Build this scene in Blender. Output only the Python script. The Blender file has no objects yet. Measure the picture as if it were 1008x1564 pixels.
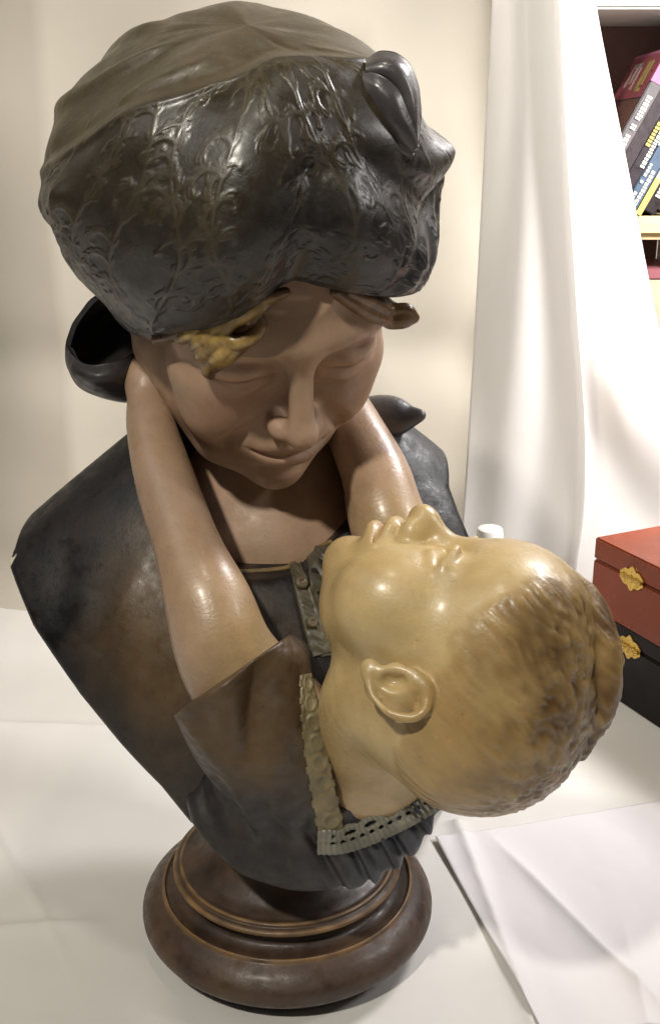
import bpy, math, random
import numpy as np
from mathutils import Vector, Matrix

# ------------------------------------------------------------------ camera
S = bpy.context.scene
CAM = np.array([.0293, -.629, .5185]); TILT = math.radians(18.73); FPX = 1650.0
cd = bpy.data.cameras.new('camera'); co = bpy.data.objects.new('camera', cd)
S.collection.objects.link(co)
co.location = CAM; co.rotation_euler = (math.pi/2 - TILT, 0, 0)
cd.sensor_fit = 'VERTICAL'; cd.sensor_height = 24.0; cd.lens = 24.0*FPX/1564.0
cd.clip_start = .01; cd.clip_end = 50
S.camera = co
# ------------------------------------------------------------------ world, lamps, exposure
w = bpy.data.worlds.new('World'); S.world = w; w.use_nodes = True
bg = w.node_tree.nodes['Background']
bg.inputs[0].default_value = (.80, .78, .76, 1); bg.inputs[1].default_value = .06
S.view_settings.view_transform = 'Standard'; S.view_settings.look = 'None'
S.view_settings.exposure = -0.12; S.view_settings.gamma = 1.0
def lamp(name, loc, target, size, power, col, size_y=None):
    l = bpy.data.lights.new(name, 'AREA'); l.energy = power; l.color = col
    l.shape = 'RECTANGLE' if size_y else 'DISK'; l.size = size
    if size_y: l.size_y = size_y
    o = bpy.data.objects.new(name, l); S.collection.objects.link(o)
    o.location = loc
    o.rotation_euler = (Vector(target)-Vector(loc)).to_track_quat('-Z', 'Y').to_euler()
    return o
lamp('ceiling_lamp', (.05, -.33, 1.60), (.02, -.05, .25), .12, 3, (1.0, .93, .78))
lamp('far_lamp', (-.46, -1.12, 1.62), (.0, -.05, .35), .085, 23, (1.0, .945, .83))
lamp('window_light', (1.05, .80, 1.45), (.1, .05, .2), .40, 26, (1.0, .965, .98), .45)
lamp('cloth_fill_light', (1.05, -.10, 1.0), (.36, .50, .50), .3, 8, (1.0, .97, .95)).data.spread = math.radians(75)  # added fill with narrow spread, brightens the white cloths at the right
lamp('room_light', (-1.2, -.2, 1.7), (-.1, .3, .2), 1.0, 3.0, (1.0, .95, .92))

# ------------------------------------------------------------------ helpers
VOX = 1.0                       # voxel size multiplier for the carved meshes
COL = S.collection
aF = np.array([0, math.cos(TILT), -math.sin(TILT)]); aU = np.array([0, math.sin(TILT), math.cos(TILT)])
def P(px, py, Y):               # a point of the photograph at world depth Y -> world position
    d = aF*FPX + aU*(782-py) + np.array([px-504., 0, 0])
    return CAM + d*((Y-CAM[1])/d[1])
def PZ(px, py, Z):
    d = aF*FPX + aU*(782-py) + np.array([px-504., 0, 0])
    return CAM + d*((Z-CAM[2])/d[2])
def rot(yaw, pitch, roll):
    cy, sy = math.cos(yaw), math.sin(yaw); cp, sp = math.cos(pitch), math.sin(pitch); cr, sr = math.cos(roll), math.sin(roll)
    Rz = np.array([[cy,-sy,0],[sy,cy,0],[0,0,1]]); Rx = np.array([[1,0,0],[0,cp,-sp],[0,sp,cp]]); Ry = np.array([[cr,0,sr],[0,1,0],[-sr,0,cr]])
    return Rz@Rx@Ry
def sstep(a, b, x):
    t = np.clip((x-a)/(b-a), 0, 1); return t*t*(3-2*t)
_rng = np.random.default_rng(5)
_perm = _rng.permutation(256); _grad = _rng.normal(size=(256, 3)); _grad /= np.linalg.norm(_grad, axis=1)[:, None]
def noise(p):                   # gradient noise, p (N,3)
    i = np.floor(p).astype(int); f = p-i; u = f*f*(3-2*f); out = 0
    for dx in (0, 1):
        wx = u[:, 0] if dx else 1-u[:, 0]
        for dy in (0, 1):
            wy = u[:, 1] if dy else 1-u[:, 1]
            for dz in (0, 1):
                wz = u[:, 2] if dz else 1-u[:, 2]
                h = _perm[(_perm[(_perm[(i[:, 0]+dx) & 255]+i[:, 1]+dy) & 255]+i[:, 2]+dz) & 255]
                out = out + wx*wy*wz*((f-np.array([dx, dy, dz]))*_grad[h]).sum(1)
    return out
def fbm(p, n=3):
    return sum(noise(p*2**k+k*17.3)/2**k for k in range(n))

# --- distance field primitives: (function, bounding centre, bounding radius)
def ell(c, r, R=None):
    c = np.array(c, float); r = np.array(r, float)
    def f(p):
        q = p-c
        if R is not None: q = q@R
        k0 = np.sqrt(((q/r)**2).sum(1)); k1 = np.sqrt(((q/r**2)**2).sum(1))
        return k0*(k0-1)/np.maximum(k1, 1e-9)
    return f, c, r.max()
def chain(pts, rad, bw=.018):            # tube of changing radius through points
    pts = np.array(pts, float); rad = np.array(rad, float)*np.ones(len(pts))
    c = (pts.max(0)+pts.min(0))/2; bandw = 34. if np.abs(pts).max() > 2 else bw
    R0 = np.linalg.norm(pts-c, axis=1).max()+rad.max()
    def f(p):
        d = np.full(len(p), 1e9)
        for a, b, ra, rb in zip(pts[:-1], pts[1:], rad[:-1], rad[1:]):
            ab = b-a; rm = max(ra, rb); reach = np.sqrt(ab@ab)/2+rm+bandw
            m = np.flatnonzero(((p-(a+b)/2)**2).sum(1) < reach*reach)
            if len(m) == 0: continue
            pm = p[m]; t = np.clip(((pm-a)@ab)/max(ab@ab, 1e-12), 0, 1)
            d[m] = np.minimum(d[m], np.sqrt(((pm-a-t[:, None]*ab)**2).sum(1))-(ra+(rb-ra)*t))
        m = np.flatnonzero(d > 1e8)
        if len(m): d[m] = np.maximum(np.sqrt(((p[m]-c)**2).sum(1))-R0, bandw)
        return d
    return f, c, np.linalg.norm(pts-c, axis=1).max()+rad.max()
def spline(pts, n=8):           # Catmull-Rom refinement (works on any columns)
    p = np.array(pts, float); p = np.vstack([2*p[0]-p[1], p, 2*p[-1]-p[-2]]); out = []
    for i in range(1, len(p)-2):
        for t in np.linspace(0, 1, n, endpoint=False):
            a, b, c, d = p[i-1:i+3]
            out.append(.5*((2*b)+(c-a)*t+(2*a-5*b+4*c-d)*t*t+(3*b-a-3*c+d)*t**3))
    out.append(p[-2]); return np.array(out)
def schain(pr, n=4, bw=.018):   # smooth chain from rows (x,y,z,r)
    q = spline(pr, n); return chain(q[:, :3], q[:, 3], bw)
def smin(a, b, k):
    h = np.maximum(k-np.abs(a-b), 0)/k; return np.minimum(a, b)-h*h*k*.25
def smax(a, b, k): return -smin(-a, -b, k)
class Field:
    """list of smooth unions and cuts evaluated only near each primitive"""
    def __init__(s, band): s.ops = []; s.band = band
    def add(s, prim, k): s.ops.append((prim, k, 0)); return s
    def cut(s, prim, k): s.ops.append((prim, k, 1)); return s
    def __call__(s, p):
        d = None
        for (f, c, r), k, mode in s.ops:
            if d is None: d = f(p); continue
            m = ((p-c)**2).sum(1) < (r+k+s.band)**2
            if not m.any(): continue
            v = f(p[m]); d[m] = smin(d[m], v, k) if mode == 0 else smax(d[m], -v, k)
        return d
def poly2d(pts):
    v = np.array(pts, float)
    def f(x, y):
        d = np.full(len(x), 1e9); s = np.ones(len(x))
        for i in range(len(v)):
            a, b = v[i], v[i-1]; e = b-a; wx = x-a[0]; wy = y-a[1]
            t = np.clip((wx*e[0]+wy*e[1])/(e@e), 0, 1); d = np.minimum(d, (wx-e[0]*t)**2+(wy-e[1]*t)**2)
            c1 = y >= a[1]; c2 = y < b[1]; c3 = e[0]*wy > e[1]*wx
            flip = (c1 & c2 & c3) | (~c1 & ~c2 & ~c3); s = np.where(flip, -s, s)
        return s*np.sqrt(d)
    return f
def carve(fn, lo, hi, h):
    """surface nets of fn<0 inside the box; returns verts, quads"""
    h = h*VOX; B = 6; lo = np.array(lo, float); n = np.ceil((np.array(hi)-lo)/(h*B)).astype(int); N = n*B+1
    bi = np.stack(np.meshgrid(*[np.arange(k) for k in n], indexing='ij'), -1).reshape(-1, 3)
    bc = fn(lo+(bi*B+B/2)*h); act = np.abs(bc) < h*B*.87*1.5+h
    G = np.full(N, 1.0, np.float32)
    big = np.where(bc < 0, -1., 1.).reshape(n)
    G[:-1, :-1, :-1] = np.repeat(np.repeat(np.repeat(big, B, 0), B, 1), B, 2)
    off = np.stack(np.meshgrid(*[np.arange(B+1)]*3, indexing='ij'), -1).reshape(-1, 3)
    idx = (bi[act][:, None, :]*B+off[None]).reshape(-1, 3)
    flat = np.unique((idx[:, 0]*N[1]+idx[:, 1])*N[2]+idx[:, 2])
    ii = np.stack([flat//(N[1]*N[2]), (flat//N[2]) % N[1], flat % N[2]], 1)
    vals = np.concatenate([fn(lo+c*h) for c in np.array_split(ii, max(1, len(ii)//400000))])
    G.reshape(-1)[flat] = vals
    G[0] = 1; G[-1] = 1; G[:, 0] = 1; G[:, -1] = 1; G[:, :, 0] = 1; G[:, :, -1] = 1
    I = G < 0
    cnt = np.zeros(N-1, np.int8)
    for a in (0, 1):
        for b in (0, 1):
            for c in (0, 1): cnt += I[a:N[0]-1+a, b:N[1]-1+b, c:N[2]-1+c]
    cell = np.argwhere((cnt > 0) & (cnt < 8))
    vid = np.full(N-1, -1, np.int32); vid[tuple(cell.T)] = np.arange(len(cell))
    acc = np.zeros((len(cell), 3)); num = np.zeros(len(cell))
    cs = [(a, b, c) for a in (0, 1) for b in (0, 1) for c in (0, 1)]
    cv = {o: G[cell[:, 0]+o[0], cell[:, 1]+o[1], cell[:, 2]+o[2]] for o in cs}
    for o in cs:
        for ax in range(3):
            if o[ax] == 0:
                q = list(o); q[ax] = 1; va, vb = cv[o], cv[tuple(q)]; m = (va < 0) != (vb < 0)
                t = va[m]/(va[m]-vb[m]); pt = np.tile(np.array(o, float), (m.sum(), 1)); pt[:, ax] = t
                acc[m] += pt; num[m] += 1
    V = lo+(cell+acc/num[:, None])*h
    faces = []
    for ax in range(3):
        u, v = (ax+1) % 3, (ax+2) % 3
        sl0 = [slice(None)]*3; sl1 = [slice(None)]*3; sl0[ax] = slice(0, -1); sl1[ax] = slice(1, None)
        ed = np.argwhere(I[tuple(sl0)] != I[tuple(sl1)])
        ed = ed[(ed[:, u] > 0) & (ed[:, v] > 0) & (ed[:, u] < N[u]-1) & (ed[:, v] < N[v]-1)]
        s = I[tuple(ed.T)]
        def cid(du, dv):
            e = ed.copy(); e[:, u] -= du; e[:, v] -= dv; return vid[tuple(e.T)]
        q = np.stack([cid(1, 1), cid(0, 1), cid(0, 0), cid(1, 0)], 1)
        q[~s] = q[~s][:, ::-1]; faces.append(q)
    Fq = np.concatenate(faces); Fq = Fq[(Fq >= 0).all(1)]
    for _ in range(1):          # settle on the surface
        g, d = gradient(fn, V, h*.5); V = V-g*np.clip(d, -h, h)[:, None]*.9
    return V, Fq
def gradient(fn, V, e):
    d = fn(V); g = np.stack([fn(V+np.eye(3)[k]*e)-d for k in range(3)], 1)/e
    return g/np.maximum(np.linalg.norm(g, axis=1), 1e-6)[:, None], d
def settle(fn, V, off=0., n=6):
    V = np.array(V, float)
    for _ in range(n):
        g, d = gradient(fn, V, 4e-4); V = V-g*(d-off)[:, None]
    g, d = gradient(fn, V, 4e-4); return V, g
def empty(name, loc=(0, 0, 0), label=None, cat=None, group=None):
    o = bpy.data.objects.new(name, None); COL.objects.link(o); o.location = loc; o.empty_display_size = .02
    tag(o, label, cat, group); return o
def tag(o, label=None, cat=None, group=None, kind=None):
    if label: o['label'] = label
    if cat: o['category'] = cat
    if group: o['group'] = group
    if kind: o['kind'] = kind
    return o
def mesh(name, V, F, mat, parent=None, smooth=True, attrs=None):
    me = bpy.data.meshes.new(name); V = np.asarray(V, float)
    if isinstance(F, np.ndarray):
        nf, k = F.shape
        me.vertices.add(len(V)); me.vertices.foreach_set('co', V.astype(np.float32).ravel())
        me.loops.add(nf*k); me.loops.foreach_set('vertex_index', F.astype(np.int32).ravel())
        me.polygons.add(nf); me.polygons.foreach_set('loop_start', np.arange(nf, dtype=np.int32)*k)
        me.polygons.foreach_set('use_smooth', np.full(nf, smooth)); me.update(calc_edges=True); me.validate()
    else:
        me.from_pydata([tuple(v) for v in V], [], F); me.polygons.foreach_set('use_smooth', np.full(len(me.polygons), smooth)); me.update()
    for n, a in (attrs or {}).items():
        a = np.asarray(a, np.float32)
        if a.ndim == 2:
            at = me.attributes.new(n, 'FLOAT_COLOR', 'POINT'); at.data.foreach_set('color', np.hstack([a, np.ones((len(a), 1), np.float32)]).ravel())
        else:
            at = me.attributes.new(n, 'FLOAT', 'POINT'); at.data.foreach_set('value', a)
    o = bpy.data.objects.new(name, me); COL.objects.link(o); me.materials.append(mat)
    if parent is not None:
        o.parent = parent
        q = parent; l = Vector((0, 0, 0))
        while q is not None: l += q.location; q = q.parent
        o.matrix_parent_inverse = Matrix.Identity(4); o.location = -l
    return o
def grid_faces(nu, nv, wrap=False):
    i, j = np.meshgrid(np.arange(nu if wrap else nu-1), np.arange(nv-1), indexing='ij'); i2 = (i+1) % nu
    return np.stack([i*nv+j, i2*nv+j, i2*nv+j+1, i*nv+j+1], -1).reshape(-1, 4)
def lathe(prof, n=128):
    prof = np.array(prof); t = np.linspace(0, 2*np.pi, n, endpoint=False)
    V = np.stack([prof[None, :, 0]*np.cos(t)[:, None], prof[None, :, 0]*np.sin(t)[:, None], np.tile(prof[:, 1], (n, 1))], -1).reshape(-1, 3)
    return V, grid_faces(n, len(prof), True)

# ------------------------------------------------------------------ materials
def lin(r, g, b):
    return tuple(((c/255+.055)/1.055)**2.4 if c > 10 else c/255/12.92 for c in (r, g, b))
def mat(name, col=None, rough=.5, attr=None, var=.12, vscale=40, bump=0., bscale=200, coat=0., metal=0., fine=None, rvar=.12, spec=.5, speck=0.):
    m = bpy.data.materials.new(name); m.use_nodes = True; nt = m.node_tree; b = nt.nodes['Principled BSDF']; L = nt.links.new
    tc = nt.nodes.new('ShaderNodeTexCoord')
    def nz(scale, detail=5, rg=.6):
        n = nt.nodes.new('ShaderNodeTexNoise'); n.inputs['Scale'].default_value = scale; n.inputs['Detail'].default_value = detail
        n.inputs['Roughness'].default_value = rg; L(tc.outputs['Object'], n.inputs['Vector']); return n
    n1 = nz(vscale)
    mr = nt.nodes.new('ShaderNodeMapRange'); L(n1.outputs['Fac'], mr.inputs[0]); mr.inputs[1].default_value = .25; mr.inputs[2].default_value = .75
    mr.inputs[3].default_value = 1-var; mr.inputs[4].default_value = 1+var
    mx = nt.nodes.new('ShaderNodeMix'); mx.data_type = 'RGBA'; mx.blend_type = 'MULTIPLY'; mx.inputs[0].default_value = 1
    if attr:
        a = nt.nodes.new('ShaderNodeAttribute'); a.attribute_name = attr; L(a.outputs['Color'], mx.inputs[6])
    else: mx.inputs[6].default_value = (*col, 1)
    L(mr.outputs[0], mx.inputs[7]); out = mx.outputs[2]
    if speck:
        for sc_, lo_, hi_, colr, off_ in ((330, .70, .74, (.45, .38, .32, 1), 0), (170, .71, .74, (1.4, 1.3, 1.2, 1), 40)):
            mp = nt.nodes.new('ShaderNodeMapping'); mp.inputs['Location'].default_value = (off_, off_, 0); L(tc.outputs['Object'], mp.inputs['Vector'])
            n4 = nz(sc_, 2, .5); L(mp.outputs[0], n4.inputs['Vector'])
            m4 = nt.nodes.new('ShaderNodeMapRange'); L(n4.outputs['Fac'], m4.inputs[0]); m4.inputs[1].default_value = lo_; m4.inputs[2].default_value = hi_; m4.inputs[4].default_value = speck
            x4 = nt.nodes.new('ShaderNodeMix'); x4.data_type = 'RGBA'; x4.blend_type = 'MULTIPLY'; L(m4.outputs[0], x4.inputs[0]); L(out, x4.inputs[6]); x4.inputs[7].default_value = colr; out = x4.outputs[2]
    L(out, b.inputs['Base Color'])
    n2 = nz(vscale*2.3, 4)
    m2 = nt.nodes.new('ShaderNodeMapRange'); L(n2.outputs['Fac'], m2.inputs[0]); m2.inputs[1].default_value = .3; m2.inputs[2].default_value = .7
    m2.inputs[3].default_value = max(.03, rough-rvar); m2.inputs[4].default_value = min(1, rough+rvar); L(m2.outputs[0], b.inputs['Roughness'])
    b.inputs['Metallic'].default_value = metal; b.inputs['Specular IOR Level'].default_value = spec
    if coat: b.inputs['Coat Weight'].default_value = coat; b.inputs['Coat Roughness'].default_value = .22
    if bump:
        n3 = nz(bscale, 6, .65); bp = nt.nodes.new('ShaderNodeBump'); bp.inputs['Strength'].default_value = bump; bp.inputs['Distance'].default_value = .001
        L(n3.outputs['Fac'], bp.inputs['Height']); L(bp.outputs[0], b.inputs['Normal'])
    return m
M = {}
M['flesh'] = mat('painted_flesh', attr='paint', rough=.50, var=.16, vscale=50, bump=.22, bscale=420, speck=.3, rvar=.16)
M['child'] = mat('painted_child', attr='paint', rough=.38, var=.15, vscale=55, bump=.28, bscale=420, coat=.25, speck=.35, rvar=.16)
M['cloth'] = mat('painted_cloth', attr='paint', rough=.46, var=.28, vscale=45, bump=.25, bscale=300, spec=.45, speck=.6, rvar=.18)
M['hat'] = mat('painted_headscarf', attr='paint', rough=.40, var=.25, vscale=40, bump=.25, bscale=380, coat=.2, spec=.6, speck=.5, rvar=.16)
M['hatgloss'] = mat('glossy_scarf_knot', attr='paint', rough=.33, var=.25, vscale=40, bump=.25, bscale=300, coat=.25, spec=.6, rvar=.12)
M['gold'] = mat('gilded_hair', attr='paint', rough=.34, var=.25, vscale=120, bump=.2, bscale=300, coat=.2)
M['socle'] = mat('stained_wood', attr='paint', rough=.48, var=.3, vscale=50, bump=.22, bscale=300, coat=.08, speck=.7, rvar=.2)
M['linen'] = mat('white_linen', col=lin(210, 207, 202), rough=.9, var=.03, vscale=12, bump=.12, bscale=900, spec=.2)
M['wallcloth'] = mat('shaded_cream_linen', col=lin(182, 175, 162), rough=.9, var=.04, vscale=8, bump=.12, bscale=900, spec=.2)  # darker than the table linen: dimmer light on the backdrop put into colour
M['linen2'] = mat('white_sheet', col=lin(236, 234, 232), rough=.9, var=.02, vscale=10, bump=.10, bscale=900, spec=.2)
def thin(m, k):
    nt = m.node_tree; b_ = nt.nodes['Principled BSDF']; o_ = nt.nodes['Material Output']; t_ = nt.nodes.new('ShaderNodeBsdfTranslucent'); x_ = nt.nodes.new('ShaderNodeMixShader')
    t_.inputs[0].default_value = (.85, .83, .80, 1); x_.inputs[0].default_value = k
    nt.links.new(b_.outputs[0], x_.inputs[1]); nt.links.new(t_.outputs[0], x_.inputs[2]); nt.links.new(x_.outputs[0], o_.inputs[0])
thin(M['linen2'], .4)
M['paper'] = mat('white_paper', col=lin(216, 212, 213), rough=.75, var=.02, vscale=8, bump=.03, bscale=300, spec=.3)

# ------------------------------------------------------------------ setting: table top and backdrop
def sheet_mesh(name, fn, nu, nv, m, **kw):
    u, v = np.meshgrid(np.linspace(0, 1, nu), np.linspace(0, 1, nv), indexing='ij')
    V = fn(u.ravel(), v.ravel()); return mesh(name, V, grid_faces(nu, nv), m, **kw)
xs = np.concatenate([np.linspace(-1.1, -.43, 24), np.linspace(-.42, .44, 330), np.linspace(.45, 1.2, 24)])
ys = np.concatenate([np.linspace(-.75, -.23, 24), np.linspace(-.22, .62, 300), np.linspace(.64, 1.3, 14)])
def crease(d, w_, h): return 2.0*h*(.5*np.exp(-np.abs(d)/w_)+.5*np.exp(-(d/(3*w_))**2))
def ground_z(x, y):
    p = np.stack([x*5, y*5, x*0], 1)
    z = .0022*noise(p)+.0014*noise(p*2.7+9)+.0007*noise(np.stack([x*34+4*y, y*10, x*0], 1))+.0005*noise(np.stack([x*9, y*45+6*x, x*0], 1))
    z += crease(x+.11*y-.145, .0025, .0022)*(y < .12)+crease(y+.115+.04*x, .002, .0018)*sstep(.08, .13, x)+crease(y+.16+.03*x, .002, .0014)*sstep(.06, .12, x)
    z += crease(y-.015-.12*x, .0025, .0022)*sstep(-.12, -.16, x)+crease(x+.245+.35*y, .0025, .0020)*sstep(.0, -.02, y-.02)+crease(x+.17+.6*y, .002, .0012)*sstep(-.12, -.2, x)
    z += crease(y-.26+.05*x, .003, .002)*sstep(-.1, -.2, x)
    flat = sstep(.098, .15, np.hypot(x, y))*(1-sstep(.20, .25, x)*sstep(.0, .05, y))*sstep(.10, .16, np.hypot(x-.2, y-.34))
    return z*flat-.0004
gx_, gy_ = np.meshgrid(xs, ys, indexing='ij'); x = gx_.ravel(); y = gy_.ravel()
g = mesh('ground', np.stack([x, y, ground_z(x, y)], 1), grid_faces(len(xs), len(ys)), M['linen']); g['kind'] = 'structure'
def back_fn(u, v):
    x = -1.1+1.36*u; s = v*1.7                     # arc length up the backdrop
    r = .07; y0 = .545-.30*np.clip(x+.42, -.3, .15)+.008*np.sin(x*23); t = np.clip(s/r, 0, np.pi/2)
    y = y0+r*np.sin(t)+.03*np.maximum(s-r*np.pi/2, 0); z = r*(1-np.cos(t))+np.maximum(s-r*np.pi/2, 0)
    p = np.stack([x*3, z*3, x*0], 1)
    y = y+(.022*noise(p)+.012*noise(p*2.3+5)+.006*noise(np.stack([x*7+z*4, z*2, x*0], 1)+3))*np.minimum(z*4, 1)
    y += .012*np.exp(-((z-.30-.03*x)/.04)**2)
    return np.stack([x, y, z-.006], 1)
wl = mesh('wall', [(-1.6, 1.25, -.02), (2.6, 1.25, -.02), (2.6, 1.25, 2.4), (-1.6, 1.25, 2.4)], [(0, 1, 2, 3)], mat('plaster_wall', col=lin(196, 186, 172), rough=.9, var=.05, vscale=4, bump=.1, bscale=60), smooth=False); wl['kind'] = 'structure'
b = sheet_mesh('backdrop_sheet', back_fn, 160, 160, M['wallcloth'])
tag(b, 'cream cloth backdrop sheet rising behind the bust', 'backdrop')

# ------------------------------------------------------------------ the bust
bust = empty('plaster_bust', (0, 0, 0), 'painted plaster bust of a capped mother holding an infant, on a round socle', 'bust')

# socle
prof = spline([(.0, .0), (.077, .0), (.0825, .0035), (.0895, .0085), (.0965, .0145), (.1, .0205), (.0985, .0275), (.093, .034), (.0862, .0385)], 6).tolist()
prof += [(.0858, .0388), (.0856, .0408), (.0846, .0414), (.0838, .0408), (.0836, .0396)]
prof += spline([(.0828, .0392), (.0765, .0390), (.0718, .0415), (.0708, .0460), (.0725, .0500)], 6).tolist()
prof += spline([(.0752, .0512), (.0775, .0520), (.0778, .0540), (.0764, .0552)], 5).tolist()
prof += spline([(.0745, .0553), (.0735, .0560), (.0735, .0572), (.0722, .0580), (.0705, .0578)], 3).tolist()
prof += spline([(.069, .0578), (.060, .062), (.050, .072), (.043, .086), (.040, .105), (.0, .108)], 8).tolist()
prof = np.array(prof); V, F = lathe(prof, 160)
rr = np.hypot(V[:, 0], V[:, 1]); zz = V[:, 2]
dark = np.array(lin(46, 34, 27)); mid = np.array(lin(84, 63, 46)); goldc = np.array(lin(150, 116, 72))
k = np.clip(.45+.9*fbm(V*30), 0, 1)[:, None]; c = dark*(1-k)+mid*k
edge = (np.exp(-((rr-.0772)/.0012)**2)*(zz > .051)+np.exp(-((rr-.0848)/.0010)**2)*(zz > .038)+np.exp(-((rr-.0725)/.001)**2)*(zz > .055))*np.clip(.6+noise(V*90), 0, 1)
c = c*(1-np.clip(edge, 0, .8)[:, None])+goldc*np.clip(edge, 0, .8)[:, None]
mesh('socle', V, F, M['socle'], bust, attrs={'paint': c})

# ---- mother: head, neck and breast
RH = rot(*np.radians([23.2, 36.2, -5.7])); OH = np.array([-.0141, .0034, .456]); SH = .926e-3       # headscarf frame
fromH = lambda q: (np.asarray(q, float)*SH)@RH.T+OH
RM = rot(*np.radians([23.0, 34.0, -5.1])); OM = np.array([-.0133, -.0037, .4586]); SM = .957e-3
toM = lambda p: ((p-OM)@RM)/SM
fromM = lambda q: (np.asarray(q, float)*SM)@RM.T+OM
def pair(field, mode, mk, k):
    for s in (-1, 1):
        (field.add if mode == 'add' else field.cut)(mk(s), k)
hm = Field(14.)
hm.add(ell((0, 12, 28), (70, 88, 80)), 1)
hm.add(ell((0, -34, 32), (60, 54, 52)), 25)                      # forehead
hm.add(ell((0, -30, -38), (57, 52, 74)), 22)                     # face
hm.add(ell((0, -64, -94), (25, 22, 20)), 24)                     # chin
hm.add(ell((0, -77, -103), (14.5, 13.5, 13)), 16)
pair(hm, 'add', lambda s: chain([(s*53, 0, -60), (s*30, -50, -94)], [20, 16]), 24)      # jaw
pair(hm, 'add', lambda s: ell((s*42, -56, -26), (22, 22, 18)), 20)                      # cheekbone
pair(hm, 'add', lambda s: ell((s*35, -62, -52), (22, 22, 25)), 20)                      # cheek
hm.add(ell((0, -73, -70), (27, 22, 24)), 16)                                            # muzzle
pair(hm, 'add', lambda s: schain([(s*8, -84, 12, 8), (s*25, -84, 15, 8), (s*46, -71, 10, 7), (s*56, -56, 2, 6)]), 18)  # brow
pair(hm, 'cut', lambda s: ell((s*29, -101, -9), (18, 16, 12)), 14)                      # orbit
pair(hm, 'add', lambda s: ell((s*31, -70, -7), (17, 16, 13.5)), 8)                      # eyeball under lid
pair(hm, 'add', lambda s: schain([(s*15, -80, -9, 2.5), (s*23, -85, -5, 2.8), (s*33, -86, -4, 3), (s*46, -76, -8, 2.5)]), 7)   # upper lid fold
pair(hm, 'cut', lambda s: schain([(s*14, -83, -12, .6), (s*22, -86.5, -15, 1.0), (s*32, -87, -16.5, 1.2), (s*43, -80.5, -14, 1.0), (s*48, -75, -12, .5)]), 2.8)  # lash line
pair(hm, 'add', lambda s: schain([(s*17, -80, -18, 2.2), (s*31, -82, -22, 2.8), (s*44, -74, -18, 2.2)]), 7)
hm.add(schain([(0, -86, 10, 8), (0, -90, -6, 7), (0, -98, -24, 7), (0, -104.5, -38, 7.8)]), 9)   # nose
hm.add(ell((0, -105.5, -41), (8.4, 9, 8)), 6)
pair(hm, 'add', lambda s: ell((s*10.5, -94, -44), (6.2, 9, 6.6)), 7)
pair(hm, 'cut', lambda s: ell((s*6.5, -100, -51), (3.2, 4.5, 3.6)), 2)
pair(hm, 'cut', lambda s: schain([(s*22, -89, -46, .2), (s*28, -87, -53, 1.2), (s*33, -83, -61, 1.2), (s*37, -79, -70, .4)]), 9)   # smile fold
hm.add(schain([(-22, -82, -67, 3), (-11, -90, -63.5, 4.4), (0, -92, -63, 4.6), (11, -90, -63.5, 4.4), (22, -82, -67, 3)]), 6)   # upper lip
hm.add(schain([(-21, -82, -72, 3), (-10, -90, -75, 5.4), (0, -91.5, -76, 5.8), (10, -90, -75, 5.4), (21, -82, -72, 3)]), 6)     # lower lip
hm.cut(schain([(-25, -84.5, -66.5, .5), (-17, -90.5, -69, 1.0), (-8, -95, -70, 1.2), (0, -95.5, -69.4, 1.1), (8, -95, -70, 1.2), (17, -90.5, -69, 1.0), (25, -84.5, -66.5, .5)]), 3.6)
hm.cut(schain([(0, -97, -52, 1.2), (0, -96.5, -59, 1.7)]), 4)                            # philtrum
hm.cut(schain([(-12, -92, -88, 2.2), (0, -95, -87.5, 2.8), (12, -92, -88, 2.2)]), 9)     # under lip
def ear(field, s, o, sc, tilt, lay):
    """ear: o in head space, s=+-1 side, lay = how far it stands off"""
    ct, st = math.cos(tilt), math.sin(tilt)
    def E(u, v, w_):             # u back, v up, w outward
        return (o[0]+s*(w_*sc+lay*u*sc), o[1]+(u*ct+v*st)*sc, o[2]+(-u*st+v*ct)*sc)
    field.add(ell(E(7, 1, 2.5), (5.5*sc, 17*sc, 24*sc)), 4*sc)
    field.add(chain([E(*q) for q in spline([(-6, 8, 4), (0, 21, 5.5), (12, 25, 7), (20, 17, 8.5), (21, 2, 8.5), (15, -13, 7), (5, -22, 5)], 6)], 2.3*sc), 5*sc)
    field.cut(ell(E(1.5, -2, 9.8), (8*sc, 6.5*sc, 10*sc)), 4*sc)
    field.cut(schain([(*E(4, 17, 8), 1.4*sc), (*E(13, 17, 10), 2.0*sc), (*E(16, 4, 11), 2.0*sc), (*E(12, -9, 9), 1.2*sc)], 5), 4*sc)
    field.add(ell(E(-5, -4, 4), (3.5*sc, 4.5*sc, 6*sc)), 4*sc)
    field.add(ell(E(1, -22, 3), (4.5*sc, 7*sc, 7*sc)), 6*sc)
ear(hm, -1, (-64, 10, -36), .85, .15, .25)
NK = [(*fromM((0, 22, -40)), .056), (-.012, .036, .365), (-.012, .045, .315)]
skin_neck = schain([(*fromM((0, 26, -40)), .048), (-.010, .060, .350, .045), (-.010, .072, .300, .055)], 6, .04)
skin_chest = ell((-.008, .075, .268), (.085, .086, .062))
def f_mother(p):
    d = hm(toM(p))*SM
    d = smin(d, smin(skin_neck[0](p), skin_chest[0](p), .03), .008)
    # tendons beside the throat
    return d
V, F = carve(f_mother, (-.105, -.085, .235), (.095, .145, .545), .0011)
q = toM(V)
base = np.array(lin(176, 143, 120)); ruddy = np.array(lin(164, 112, 96)); olive = np.array(lin(148, 126, 100))
def blend(c, col, k): return c*(1-k[:, None])+np.array(col)*k[:, None]
c = np.tile(base, (len(V), 1))
c = blend(c, ruddy, .5*np.exp(-(((np.abs(q[:, 0])-38)/16)**2+((q[:, 2]+42)/18)**2))*(q[:, 1] < -30))
c = blend(c, ruddy, .45*np.exp(-((q[:, 0]/22)**2+((q[:, 2]+69)/6)**2))*(q[:, 1] < -60))
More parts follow.
